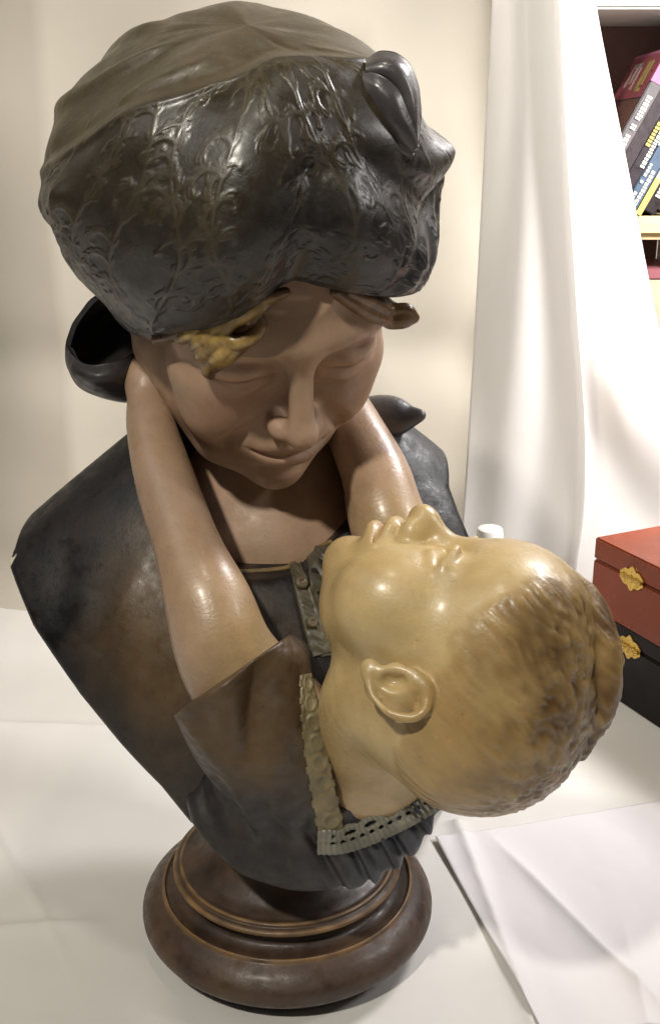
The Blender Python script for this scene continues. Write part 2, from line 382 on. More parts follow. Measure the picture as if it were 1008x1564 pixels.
c = blend(c, olive, np.clip(.35+.8*fbm(V*22), 0, .55))
c = blend(c, lin(96, 62, 44), .8*np.exp(-(((np.abs(q[:, 0])-32)/14)**2+((q[:, 2]+13.5)/1.6)**2))*(q[:, 1] < -60))
mother = mesh('mother_figure', V, F, M['flesh'], bust, attrs={'paint': c})

# ---- mother's bodice (the truncated shoulders)
left = [(20, 838), (14, 858), (48, 932), (120, 1034), (180, 1105), (244, 1176), (290, 1243), (370, 1303), (440, 1350), (474, 1358)]
right = [(560, 1338), (640, 1290), (700, 1180), (760, 1000), (720, 830), (704, 790), (694, 755)]
OUT = [P(x, y, .015-.07*np.clip((y-850)/450, 0, 1)) for x, y in left+right]
outline = poly2d([(a[0], a[2]) for a in OUT]+[(.16, .50), (-.24, .50)])
def trunc(p):
    # sharp cut edge half way back; front and rear both round away from it
    y0 = np.clip(-.055+(p[:, 2]-.10)*.41, -.055, .02); e = p[:, 1]-y0
    s = 1-np.where(e > 0, 1.0*np.minimum(e, .14), 1.75*np.minimum(-e, .12))
    return outline((p[:, 0]-.02)/s+.02, (p[:, 2]-.26)/s+.26)
bod = Field(.014)
bod.add(schain([(-.02, .075, .320, .066), (-.09, .055, .268, .064), (-.175, .04, .195, .064), (-.23, .04, .14, .06)], 6, .06), .01)
bod.add(schain([(-.01, .075, .320, .066), (.05, .065, .290, .062), (.10, .065, .245, .062)], 6, .06), .03)
bod.add(ell((-.03, .040, .18), (.15, .105, .12)), .05)
bod.add(ell((-.02, .005, .19), (.085, .078, .085)), .04)
bod.add(ell((.0, .0, .11), (.07, .065, .07)), .04)
neck2d = poly2d([(-.030, .2750), (.012, .2750), (.048, .302), (.060, .37), (-.085, .37), (-.064, .315)])
def cloth_fold(p, a, b, r, amp):
    """soft ridge along the segment a-b"""
    a = np.array(a); b = np.array(b); ab = b-a; t = np.clip(((p-a)@ab)/(ab@ab), 0, 1)
    d = np.sqrt(((p-a-t[:, None]*ab)**2).sum(1)); return amp*(.6*np.exp(-(d/r)**2)+.4*np.exp(-d/(r*.6)))*np.sin(np.pi*np.clip(t, .02, .98))**.5
def f_bodice(p):
    d = bod(p)
    d = d-cloth_fold(p, P(130, 900, -.03), P(125, 1010, -.035), .012, .0025)-cloth_fold(p, P(240, 800, -.02), P(150, 1000, -.05), .02, .003)
    d = d+cloth_fold(p, P(105, 820, .0), P(110, 960, -.02), .014, .003)
    for i, (x0, x1) in enumerate(((638, 652), (655, 668), (672, 684))):
        d = d-cloth_fold(p, P(x0, 705, .02), P(x1, 800, .0), .006, .003)
    for x0, x1 in ((385, 405), (412, 440)):      # pleats beside the placket
        d = d-cloth_fold(p, P(x0, 872, -.05), P(x1, 975, -.08), .0035, .002)
    d = smax(d, trunc(p), .0035)
    n = neck2d(p[:, 0], p[:, 2]); n = np.maximum(n, p[:, 1]-.05)
    return smax(d, -n, .003)
V, F = carve(f_bodice, (-.225, -.11, .06), (.165, .165, .40), .0016)
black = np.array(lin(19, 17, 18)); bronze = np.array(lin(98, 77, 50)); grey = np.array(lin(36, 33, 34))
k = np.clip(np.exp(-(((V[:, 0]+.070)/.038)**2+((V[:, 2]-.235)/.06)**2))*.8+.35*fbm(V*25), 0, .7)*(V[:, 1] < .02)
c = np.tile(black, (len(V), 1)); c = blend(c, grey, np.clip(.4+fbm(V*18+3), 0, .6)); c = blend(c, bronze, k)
ey = V[:, 1]-np.clip(-.055+(V[:, 2]-.10)*.41, -.055, .02)
edge = (np.abs(ey) < .007) & (trunc(V) > -.0035) & (noise(V*95) > .10) & (V[:, 0] < -.06)
c[edge] = lin(214, 204, 186)
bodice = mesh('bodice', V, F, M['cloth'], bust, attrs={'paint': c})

# ------------------------------------------------------------------ child
RB = rot(*np.radians([-20, -13, -5.]))@np.array([[0, 0, 1], [-1, 0, 0], [0, -1, 0]], float)
OB = np.array([.1000, -.139, .2700]); SB = .90e-3
toB = lambda p: ((p-OB)@RB)/SB
fromB = lambda q: (np.asarray(q, float)*SB)@RB.T+OB
hb = Field(14.)
hb.add(ell((0, 6, 8), (60, 70, 62)), 1)
hb.add(ell((0, -32, 20), (49, 38, 42)), 22)
hb.add(ell((0, 32, 0), (55, 43, 48)), 20)
hb.add(ell((0, -26, -32), (48, 40, 44)), 20)
pair(hb, 'add', lambda s: ell((s*30, -42, -41), (27, 26, 27)), 22)                  # cheeks
hb.add(ell((0, -34, -66), (32, 30, 20)), 14)
hb.add(ell((0, -58, -72), (15, 13, 13)), 12)                                        # chin
hb.add(ell((0, -64, -48), (19, 13, 17)), 9)                                         # muzzle
pair(hb, 'cut', lambda s: ell((s*24, -78, -6), (17, 14, 10)), 12)                   # orbit
pair(hb, 'add', lambda s: ell((s*24, -54, -7), (14, 11, 11)), 8)
pair(hb, 'add', lambda s: schain([(s*11, -64, -8, 2), (s*24, -69, -3, 2.4), (s*36, -61, -7, 2)]), 4)
pair(hb, 'cut', lambda s: schain([(s*12, -66, -11, .8), (s*24, -69.5, -12, 1.4), (s*36, -62, -11, .8)]), 2.2)
pair(hb, 'add', lambda s: schain([(s*13, -63, -15, 2), (s*24, -65.5, -17, 2.6), (s*34, -60, -15, 2)]), 4)
hb.add(schain([(0, -64, 0, 6), (0, -68, -12, 6), (0, -78, -24, 7.5)]), 9)           # nose
hb.add(ell((0, -82, -28), (9, 9, 8)), 6)
pair(hb, 'add', lambda s: ell((s*8.5, -75, -32), (6.2, 8, 6)), 5)
pair(hb, 'cut', lambda s: ell((s*5, -80, -36.5), (2.4, 3.6, 2.6)), 2)
hb.add(schain([(-15, -68, -49, 3), (-7, -77, -44.5, 4.8), (0, -79, -44, 4.6), (7, -77, -44.5, 4.8), (15, -68, -49, 3)]), 4)
hb.add(schain([(-13, -68, -53, 3), (-6, -74.5, -56, 5), (0, -76, -57, 5.2), (6, -74.5, -56, 5), (13, -68, -53, 3)]), 4)
hb.cut(schain([(-17, -69, -50.5, 1.3), (-8, -79, -50.6, 1.9), (0, -82, -50.6, 2.1), (8, -79, -50.6, 1.9), (17, -69, -50.5, 1.3)]), 2.6)
hb.cut(schain([(-9, -76, -65, 2.5), (0, -78, -64.5, 3.4), (9, -76, -65, 2.5)]), 7)
ear(hb, 1, (55.5, -5, -25), .74, .30, .34)
# crest curl over the crown
curl = schain([(-8, -50, 52, 4), (-6, -40, 62, 7), (-2, -22, 70, 8.5), (0, -2, 73, 8.5), (0, 20, 70, 7), (0, 42, 60, 4)], 6)
hb.add(curl, 3)
hb.cut(schain([(16, -46, 56, 1.5), (15, -22, 71, 2.6), (15, 0, 75, 2.6), (15, 22, 71, 2.2), (13, 42, 60, 1)], 6), 4)
def hair_mask(q):                # 0 skin .. 1 hair, in the child's head space
    x, y, z = q[:, 0], q[:, 1], q[:, 2]; ax = np.abs(x)
    lim = 36-.011*(ax)**2+12*noise(q*.05+3)+7*noise(q*.13)
    front = z-lim+np.clip(y+20, -30, 200)*.62
    return sstep(-7, 9, front)
def hair_relief(q):
    # wavy strands combed up and back from the brow
    al = (q[:, 1]+q[:, 2])*.7071; ac = (q[:, 2]-q[:, 1])*.7071
    w0 = noise(q*.03+1); w1 = noise(q*.06+9)
    n1 = noise(np.stack([al*.022+w0, ac*.085+1.6*w0+.5*w1, q[:, 0]*.085], 1))
    n2 = noise(np.stack([al*.035+w1, ac*.19+2.4*w0+1.0*w1, q[:, 0]*.19], 1))
    n3 = noise(np.stack([al*.06, ac*.40+2.*w1, q[:, 0]*.4], 1))
    amp = .35+.85*sstep(0, 50, q[:, 2])+.35*sstep(30, 70, q[:, 1])
    return amp*(1.0*n1+1.3*n2+.9*n3)
child_neck = schain([(*fromB((0, 22, -34)), .034), (*fromB((2, 22, -54)), .029), (*P(560, 1160, -.080), .033), (*P(535, 1190, -.065), .034)], 8, .04)
child_chest = ell(P(540, 1180, -.070), (.050, .040, .036))
arm_l = schain([(*P(425, 1110, -.085), .034), (*P(352, 1012, -.105), .0270), (*P(320, 925, -.097), .0235), (*P(288, 838, -.074), .0185), (*P(254, 738, -.042), .0172),
                (*P(232, 655, -.012), .0145), (*P(226, 612, .004), .0122), (*P(230, 575, .018), .0145), (*P(262, 540, .045), .014)], 16)
arm_r = schain([(*P(640, 900, -.03), .028), (*P(594, 800, -.02), .0235), (*P(575, 730, .0), .021), (*P(548, 670, .02), .0185), (*P(512, 600, .05), .016)], 16)
child_body = Field(.014).add(child_neck, .01).add(child_chest, .02)
child_arms = Field(.014).add(arm_l, .01).add(arm_r, .004)
def f_child(p):
    r = np.sqrt(((p-OB)**2).sum(1)); d = r-.10; m = r < .128
    if m.any():
        q = toB(p[m]); e = hb(q); n = np.abs(e) < 16
        if n.any():
            qm = q[n]; e[n] = e[n]-hair_mask(qm)*(hair_relief(qm)+1.0)
        d[m] = e*SB
    d = smin(d, child_body(p), .014)
    return smin(d, child_arms(p), .006)
V, F = carve(f_child, (-.125, -.235, .085), (.195, .075, .44), .0010)
q = toB(V); hmk = hair_mask(q)*(hb(q) < 6)
ochre = np.array(lin(190, 166, 118)); rose = np.array(lin(160, 133, 110)); brown = np.array(lin(82, 56, 30)); tan = np.array(lin(152, 120, 68))
headk = sstep(.16, .07, np.linalg.norm(V-OB, axis=1))
c = np.tile(rose, (len(V), 1)); c = blend(c, ochre, np.clip(headk*1.1-.08+.2*fbm(V*20), 0, 1))
c = blend(c, tan, np.clip(.2+fbm(V*26+2), 0, .35)*(.35+.65*headk))
st = np.clip(.45-.45*hair_relief(q)+.7*fbm(V*45), 0, 1)
c = blend(c, tan, hmk*.55); c = blend(c, brown, hmk*np.clip(sstep(5, 62, q[:, 2])*.45+.7*st*(.25+.75*sstep(-50, 40, q[:, 2]))-.12, 0, .92))
nick = (noise(V*210+2) > .52) & (q[:, 1] > 50) & (q[:, 0] > 5); c[nick] = lin(220, 208, 184)
sp = (noise(V*140+7) > .62)
c[sp] = c[sp]*.6
c = blend(c, lin(150, 96, 66), .5*np.exp(-((q[:, 0]/14)**2+((q[:, 2]+50)/5)**2))*(q[:, 1] < -60))
child = mesh('child_figure', V, F, M['child'], bust, attrs={'paint': c})

# ---- child's dress with sleeve
drs = Field(.014)
drs.add(ell(P(520, 1215, -.058), (.080, .060, .064)), .01)
drs.add(ell(P(600, 1240, -.045), (.055, .052, .045)), .03)
drs.add(ell(P(400, 1230, -.03), (.070, .060, .060)), .03)
cuffc = P(350, 1032, -.105); shc = P(450, 1135, -.080); cax = (shc-cuffc)/np.linalg.norm(shc-cuffc)
cuffn = P(350+135, 1032+157, -.105)-cuffc; cuffn = cuffn/np.linalg.norm(cuffn)-np.array([0, .35, 0]); cuffn /= np.linalg.norm(cuffn)
sleeve = schain([(*(cuffc-cax*.03), .034), (*cuffc, .036), (*(cuffc*.45+shc*.55), .046), (*shc, .050)], 4)
dout = [(250, 1060), (272, 1096), (288, 1120), (262, 1160), (246, 1180), (292, 1246), (372, 1306), (442, 1352), (474, 1358), (560, 1338), (640, 1290), (670, 1256), (686, 1226), (700, 1100), (640, 980), (480, 960), (420, 930), (300, 980)]
DO = [P(x, y, -.07-.033*sstep(330, 480, x)) for x, y in dout]; doutline = poly2d([(a[0], a[2]) for a in DO])
def dtrunc(p):
    s = 1-1.1*np.clip(p[:, 1]+.08, -.0, .12); return doutline((p[:, 0]-.02)/s+.02, (p[:, 2]-.18)/s+.18)
NL = [P(x, y, -.125) for x, y in [(462, 1010), (474, 1075), (492, 1165), (506, 1245), (530, 1250), (590, 1226), (655, 1182), (720, 1120), (640, 960)]]
nl2d = poly2d([(a[0], a[2]) for a in NL])
bdir = P(670, 1200, -.09)-P(505, 1270, -.09); bdir /= np.linalg.norm(bdir)
SF = []
for x0, y0, x1, y1, r_, m_ in ((432, 985, 414, 1185, .011, .0075), (455, 1010, 448, 1170, .007, -.006), (398, 995, 376, 1165, .012, -.009), (350, 1050, 352, 1185, .011, .007),
                               (280, 1100, 372, 1190, .008, .004), (312, 1060, 318, 1140, .010, -.003), (482, 1060, 472, 1190, .006, .003)):
    d_ = []
    for x, y in ((x0, y0), (x1, y1)):
        dv = aF*FPX+aU*(782-y)+np.array([x-504., 0, 0]); dv /= np.linalg.norm(dv); t_ = .36
        for _ in range(60): t_ += np.clip(sleeve[0]((CAM+dv*t_)[None])[0], -.01, .02)
        d_.append(CAM+dv*min(t_, .62))
    SF.append((d_[0], d_[1], r_, m_))
DF = []
for x0, y0, x1, y1, r_, m_ in ((305, 1175, 330, 1256, .006, .004), (330, 1185, 375, 1290, .007, -.004), (355, 1190, 412, 1320, .008, .004), (395, 1215, 440, 1335, .008, -.0035), (430, 1215, 450, 1340, .007, .003), (455, 1110, 464, 1275, .004, .0025), (463, 1150, 478, 1290, .004, -.002)):
    d_ = []
    for x, y in ((x0, y0), (x1, y1)):
        dv = aF*FPX+aU*(782-y)+np.array([x-504., 0, 0]); dv /= np.linalg.norm(dv); t_ = .36
        for _ in range(60):
            pt_ = (CAM+dv*t_)[None]; t_ += np.clip(min(drs(pt_)[0], sleeve[0](pt_)[0]), -.01, .02)
        d_.append(CAM+dv*min(t_, .66))
    DF.append((d_[0], d_[1], r_, m_))
def f_dress(p, hole=True, gath=True):
    d = drs(p)
    s = sleeve[0](p)
    # gathers below the neckline band
    u = (p-P(505, 1285, -.1))@bdir; wv = np.array([-.35, 0, -1]); low = sstep(0, .012, -(nl2d(p[:, 0], p[:, 2]))*-1-.006)
    gmask = sstep(.014, .022, nl2d(p[:, 0], p[:, 2]))*sstep(-.02, .01, u)*sstep(.01, -.02, p[:, 1]+.02)
    if gath: d = d-gmask*(.0028*np.sin(u*470+4*noise(p*22))+.0012*np.sin(u*800+2+5*noise(p*25)))
    for a_, b_, r_, m_ in SF: s = s-cloth_fold(p, a_, b_, r_, m_)
    s = smax(s, -((p-cuffc)@cuffn), .0015)
    d = smin(d, s, .012)
    for a_, b_, r_, m_ in DF: d = d-cloth_fold(p, a_, b_, r_*1.1, m_*1.2)
    d = smax(d, dtrunc(p), .006)
    if not hole: return d
    n = np.maximum(nl2d(p[:, 0], p[:, 2]), p[:, 1]+.03)
    return smax(d, -n, .004)
V, F = carve(f_dress, (-.10, -.20, .06), (.14, .02, .34), .0011)
k = np.clip(.95*sstep(.085, .03, np.linalg.norm(V-P(385, 1055, -.135), axis=1))+.5*fbm(V*28), 0, .9)
c = np.tile(np.array(lin(32, 29, 30)), (len(V), 1)); c = blend(c, bronze, k*.75)
slate = np.array(lin(66, 68, 76)); c = blend(c, slate, sstep(.02, .06, V[:, 0])*np.clip(.7+fbm(V*30), 0, 1))
dress = mesh('child_dress', V, F, M['cloth'], bust, attrs={'paint': c})

# ------------------------------------------------------------------ headscarf
HC = np.array([-5., 35.])
TH = [0, 45, 90, 135, 180, 225, 270, 315]
RT = {0: [(123, 58), (134, 70), (131, 98), (104, 127), (60, 145), (30, 139)],
      45: [(122, 14), (131, 28), (129, 62), (112, 106), (76, 138), (40, 139)],
      90: [(88, -30), (97, 0), (100, 40), (99, 75), (84, 106), (52, 127)],
      135: [(92, -50), (105, -25), (110, 20), (106, 60), (86, 92), (50, 120)],
      180: [(78, -60), (95, -35), (105, 15), (98, 60), (76, 95), (42, 123)],
      225: [(86, -50), (108, -25), (116, 15), (108, 56), (84, 88), (44, 118)],
      270: [(84, -34), (103, -8), (112, 20), (109, 55), (86, 88), (46, 122)],
      315: [(103, -14), (116, 10), (126, 50), (121, 90), (92, 124), (54, 137)]}
tab = np.array([RT[t] for t in TH], float)                        # (8,6,2)
tab = np.concatenate([tab, np.tile(np.array([[[0., 135.]]]), (8, 1, 1))], 1)
def cr(a, b, c_, d, t): return .5*(2*b+(c_-a)*t+(2*a-5*b+4*c_-d)*t*t+(3*b-a-3*c_+d)*t**3)
def hat_rz(th, v):               # th in degrees, v 0..1 from hem to pole
    u = (np.asarray(th) % 360)/45; i = np.floor(u).astype(int); fu = (u-i)[:, None]
    vv = np.clip(v, 0, 1)*6; j = np.minimum(np.floor(vv).astype(int), 5); fv = (vv-j)[:, None]
    rows = []
    for dj in (-1, 0, 1, 2):
        jj = np.clip(j+dj, 0, 6); rows.append(cr(*[tab[(i+di) % 8, jj] for di in (-1, 0, 1, 2)], fu))
    return cr(*rows, fv)
# damask relief: scrolls and leaves drawn as a height map over (angle, height)
WX, WY = 1500, 520; HM = np.zeros((WX, WY), np.float32); rr_ = random.Random(11)
def stamp(x, y, r, h):
    n = int(r*1.6)+1; xi, yi = int(x), int(y)
    ys0, ys1 = max(0, yi-n), min(WY, yi+n+1)
    if ys1 <= ys0: return
    ix = (np.arange(xi-n, xi+n+1)) % WX; gx = np.arange(xi-n, xi+n+1)[:, None]-x; gy = np.arange(ys0, ys1)[None]-y
    val = h*np.exp(-((gx*gx+gy*gy)/(r*r))**1.3); sub = HM[ix, ys0:ys1]; HM[ix, ys0:ys1] = np.maximum(sub, val)
def sweep(x, y, ang, length, curl, w0, h=1.):      # tapering curved stroke
    n = max(8, int(length/1.6)); path = []
    for i in range(n):
        t = i/(n-1); stamp(x, y, w0*(1-.75*t)+.8, h*(1-.25*t)); path.append((x, y, ang))
        x += math.cos(ang)*length/n; y += math.sin(ang)*length/n; ang += curl*(1+1.8*t)*length/n
    return path
NC = 27
for gx in range(NC):                                # climbing vines with open scrolls and leaves
    x0_ = (gx+.5)*WX/NC; ph = rr_.uniform(0, 6.28); wl = rr_.uniform(34, 42); am = rr_.uniform(12, 18); y = -10.
    nxt = rr_.uniform(0, 20)
    while y < WY:
        x = x0_+am*math.sin(y/wl+ph); stamp(x, y, 2.6, .95)
        if y > nxt:
            dx = am/wl*math.cos(y/wl+ph); an = math.atan2(1, dx); side = 1 if math.sin(y/wl+ph) > 0 else -1
            sg = side*rr_.choice((1, 1, -1))
            pth = sweep(x, y, an-side*.7, rr_.uniform(50, 82), sg*rr_.uniform(.026, .042), 2.6)
            stamp(pth[-1][0], pth[-1][1], 3.4, 1.)
            for i in (int(len(pth)*.2), int(len(pth)*.42), int(len(pth)*.62)):
                px_, py_, a2 = pth[i]
                for da, ll in ((.35, 24), (.8, 19), (1.25, 13)): sweep(px_, py_, a2-sg*da, ll*rr_.uniform(.7, 1.2), sg*.06, 2.1, .9)
            for da, ll in ((.4, 18), (.9, 15)): sweep(x, y, an+side*da, ll, -side*.05, 2.1, .85)
            nxt = y+rr_.uniform(22, 34)
        y += 1.3
HM2 = HM.copy()
for ax in (0, 1):
    HM2 = (np.roll(HM2, 1, ax)+2*HM2+np.roll(HM2, -1, ax))/4
HM = HM*.6+HM2*.4
def hm_sample(th, v):
    x = (np.asarray(th) % 360)/360*WX; y = np.clip(v, 0, .999)*(WY-2); i = x.astype(int) % WX; j = y.astype(int); fx = x-x.astype(int); fy = y-j
    return (HM[i, j]*(1-fx)+HM[(i+1) % WX, j]*fx)*(1-fy)+(HM[i, j+1]*(1-fx)+HM[(i+1) % WX, j+1]*fx)*fy
def gl(th, v, pts, wd):          # gaussian falloff round a polyline in (angle, v); wd in units of v
    d = np.full(len(th), 1e9)
    for (a0, b0), (a1, b1) in zip(pts[:-1], pts[1:]):
        ex, ey = (a1-a0)/160, b1-b0; px_, py_ = ((th-a0+180) % 360-180)/160, v-b0
        t = np.clip((px_*ex+py_*ey)/(ex*ex+ey*ey), 0, 1); d = np.minimum(d, (px_-ex*t)**2+(py_-ey*t)**2)
    return np.exp(-d/wd**2)
nth, nv = 1300, 420
th, vv = np.meshgrid(np.arange(nth)*360/nth, np.linspace(0, 1, nv), indexing='ij'); th = th.ravel(); vv = vv.ravel()
rz = hat_rz(th, vv); tr = np.radians(th)
disp = np.zeros(len(th))
RIDGE = [(-95, .46), (-80, .60), (-60, .71), (-32, .775), (0, .76), (30, .755), (52, .72), (70, .64)]
rv = np.interp((th+180) % 360-180, [a for a, b in RIDGE], [b for a, b in RIDGE])
disp -= 12*gl(th, vv, [(-4, 0), (-2, .2), (2, .45)], .05)-4*gl(th, vv, [(-62, .1), (-55, .3), (-48, .55)], .07)*-1            # middle crease of the brim
disp += 8*gl(th, vv, [(-22, .0), (-21, .3), (-16, .6)], .085)+5*gl(th, vv, [(22, .02), (34, .25)], .07)
tt = (th+180) % 360-180
for pts_, w_, a_ in (([(-120, .5), (-104, .72), (-96, .82)], .03, 3.5), ([(-70, .74), (-45, .86)], .025, 2.5), ([(60, .70), (42, .82)], .025, 2.5), ([(-150, .5), (-140, .75)], .04, 4), ([(-88, .12), (-78, .3), (-70, .5)], .03, 3), ([(30, .72), (20, .86)], .03, -2.5)):
    disp += a_*gl(th, vv, pts_, w_)
disp += 13*np.where(tt < 62, np.exp(-np.sqrt(((tt-62)/11)**2+.04)+.2), np.exp(-((tt-62)/22)**2))*np.where(vv < .465, np.exp(-np.sqrt(((vv-.465)/.11)**2+.02)+.14), np.exp(-((vv-.465)/.035)**2))     # flared corner
disp -= 8*gl(th, vv, [(16, .48), (34, .43), (46, .38)], .065)          # hollow towards the knot
disp += 2.6*gl(th, vv, RIDGE, .02)   # turned edge of the band
disp -= 1.6*gl(th, vv, [(a, b+.04) for a, b in RIDGE], .03)
disp += 5*gl(th, vv, [(-110, .15), (-92, .35), (-75, .5)], .05)-5*gl(th, vv, [(-98, .1), (-84, .3)], .05)
disp -= 4*gl(th, vv, [(-130, .2), (-120, .45)], .05)
for a0 in (18, 27, 38): disp -= 2.2*gl(th, vv, [(a0, .12), (a0+16, .34), (60, .42)], .016)
disp += 3.0*fbm(np.stack([np.cos(tr)*2.2, np.sin(tr)*2.2, vv*5], 1), 2)*sstep(0, .1, vv)*sstep(1, .85, vv)
band = sstep(.0, -.045, vv-rv)*sstep(.02, .06, vv)
dam = hm_sample(th, vv); keep = np.clip(.65+1.0*fbm(np.stack([np.cos(tr)*3, np.sin(tr)*3, vv*6], 1), 2), .35, 1)
disp += dam*1.05*keep*(band*.85+.15*sstep(.97, .8, vv))
R_ = rz[:, 0]+disp*np.clip(rz[:, 0]/60, .0, 1); Z_ = rz[:, 1]+disp*.35*sstep(.3, .7, vv)
X = np.stack([HC[0]+R_*np.sin(tr), HC[1]-R_*np.cos(tr), Z_], 1).reshape(nth, nv, 3)
inner = []                                                          # rolled hem
cen = np.array([HC[0], HC[1], 0])
for dr, dz in ((-5, 20), (-6, 8), (-6, 1.5), (-4.5, -.8), (-2, -1.6)):
    e = X[:, 0]-cen; n2 = np.linalg.norm(e[:, :2], axis=1)[:, None]; f = e.copy(); f[:, :2] *= (n2+dr)/n2; f[:, 2] += dz; inner.append(f+cen)
X = np.concatenate([np.stack(inner, 1), X], 1); nvt = X.shape[1]
V = fromH(X.reshape(-1, 3)); F = grid_faces(nth, nvt, True)
vq = np.concatenate([np.zeros((nth, 5)), vv.reshape(nth, nv)], 1).ravel(); thq = np.repeat(np.arange(nth)*360/nth, nvt)
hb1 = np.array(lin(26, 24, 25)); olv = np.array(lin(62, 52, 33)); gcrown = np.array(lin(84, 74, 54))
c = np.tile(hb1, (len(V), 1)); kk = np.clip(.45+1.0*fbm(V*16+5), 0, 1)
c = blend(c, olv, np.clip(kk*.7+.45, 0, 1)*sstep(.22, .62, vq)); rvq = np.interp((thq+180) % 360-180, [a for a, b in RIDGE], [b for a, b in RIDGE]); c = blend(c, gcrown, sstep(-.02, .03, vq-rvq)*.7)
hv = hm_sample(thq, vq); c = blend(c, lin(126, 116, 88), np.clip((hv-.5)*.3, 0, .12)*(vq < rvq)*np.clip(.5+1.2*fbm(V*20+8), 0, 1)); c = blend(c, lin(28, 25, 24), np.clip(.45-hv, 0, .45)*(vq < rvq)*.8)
chip = (noise(V*130+3) > .45) & (vq < .012) & ((thq > 325) | (thq < 5)); c[chip] = lin(196, 150, 74)
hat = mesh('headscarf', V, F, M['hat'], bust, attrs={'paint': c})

# ------------------------------------------------------------------ small pieces of the bust
def rays(px, py):
    px = np.asarray(px, float); py = np.asarray(py, float)
    d = aF[None]*FPX+aU[None]*(782-py)[:, None]; d[:, 0] += px-504; return d/np.linalg.norm(d, axis=1)[:, None]
def touch(fn, px, py, t0=.30, off=0., keep=None):       # where the line through a photo point meets a carved surface
    d = rays(px, py); t = np.full(len(d), t0)
    for _ in range(70): t = t+np.clip(fn(CAM+d*t[:, None])-off, -.02, .03)*.8
    if keep is not None:
        for i in range(1, len(t)): t[i] = min(t[i], t[i-1]+keep)
    return CAM+d*t[:, None]
def knead(name, fn, pts, pad, h, m, c0, c1, parent, ns=30):
    p = np.array(pts); V, F = carve(fn, p.min(0)-pad, p.max(0)+pad, h)
    c = blend(np.tile(np.array(c0), (len(V), 1)), c1, np.clip(.4+fbm(V*ns), 0, .9)); return mesh(name, V, F, m, parent, attrs={'paint': c})
ink = np.array(lin(44, 40, 41)); ash = np.array(lin(84, 80, 80))
# knot of the headscarf: two puffed pleats of cloth
def patch(name, ctrl, thick, m, parent, c0, c1, n=10):
    g_ = np.array(ctrl, float); r1 = np.stack([spline(r_, n) for r_ in g_]); X = np.stack([spline(r1[:, j], n) for j in range(r1.shape[1])], 1)
    du = np.gradient(X, axis=0); dv = np.gradient(X, axis=1); N = np.cross(du, dv); N /= np.linalg.norm(N, axis=2)[..., None]+1e-9
    a, b_ = X.shape[:2]; off = a*b_; V = np.concatenate([(X+N*thick/2).reshape(-1, 3), (X-N*thick/2).reshape(-1, 3)]); F = grid_faces(a, b_)
    ring = [i*b_ for i in range(a)]+[(a-1)*b_+j for j in range(1, b_)]+[i*b_+b_-1 for i in range(a-2, -1, -1)]+[j for j in range(b_-2, 0, -1)]
    side = np.array([(p_, q_, q_+off, p_+off) for p_, q_ in zip(ring, ring[1:]+ring[:1])]); F = np.concatenate([F, F[:, ::-1]+off, side])
    V = V+.0006*np.stack([noise(V*120), noise(V*120+5), noise(V*120+9)], 1)
    c = blend(np.tile(np.array(c0), (len(V), 1)), c1, np.clip(.4+fbm(V*40), 0, .9)); return mesh(name, V, F, m, parent, attrs={'paint': c})
YK = fromH((88, 5, 98))[1]-.056
def pr(rows): return [[P(x, y, YK+dy*.6) for x, y, dy in r_] for r_ in rows]
patch('scarf_knot', pr([[(560, 96, .012), (582, 82, .012), (612, 90, .012), (633, 124, .010), (639, 176, .006), (634, 226, .0)],
                        [(560, 104, -.002), (586, 98, -.006), (610, 110, -.008), (625, 140, -.008), (630, 182, -.008), (632, 226, -.004)],
                        [(558, 114, -.002), (582, 114, -.006), (600, 130, -.006), (612, 158, -.004), (620, 192, -.004), (630, 228, -.004)],
                        [(556, 122, .012), (576, 124, .012), (592, 142, .012), (602, 168, .010), (610, 198, .008), (626, 230, .004)]]), .003, M['hatgloss'], hat, ash, ink)
patch('scarf_knot', pr([[(552, 112, .0), (576, 116, -.008), (600, 132, -.012), (618, 166, -.012), (636, 224, -.006)],
                        [(552, 122, -.004), (572, 132, -.014), (594, 152, -.018), (612, 184, -.017), (634, 228, -.008)],
                        [(552, 134, -.004), (568, 152, -.010), (584, 174, -.013), (602, 200, -.013), (628, 232, -.006)],
                        [(552, 146, .008), (562, 168, .002), (576, 190, .0), (594, 212, .0), (620, 236, .002)]]), .003, M['hatgloss'], hat, ash, ink)
patch('scarf_knot', pr([[(552, 140, .0), (566, 160, -.008), (582, 184, -.012), (602, 208, -.010), (632, 232, -.006)],
                        [(550, 152, -.002), (560, 172, -.008), (574, 196, -.011), (596, 220, -.010), (628, 240, -.006)],
                        [(550, 164, .010), (556, 184, .004), (568, 208, .002), (588, 230, .002), (620, 248, .004)]]), .003, M['hatgloss'], hat, ash*.8, ink)
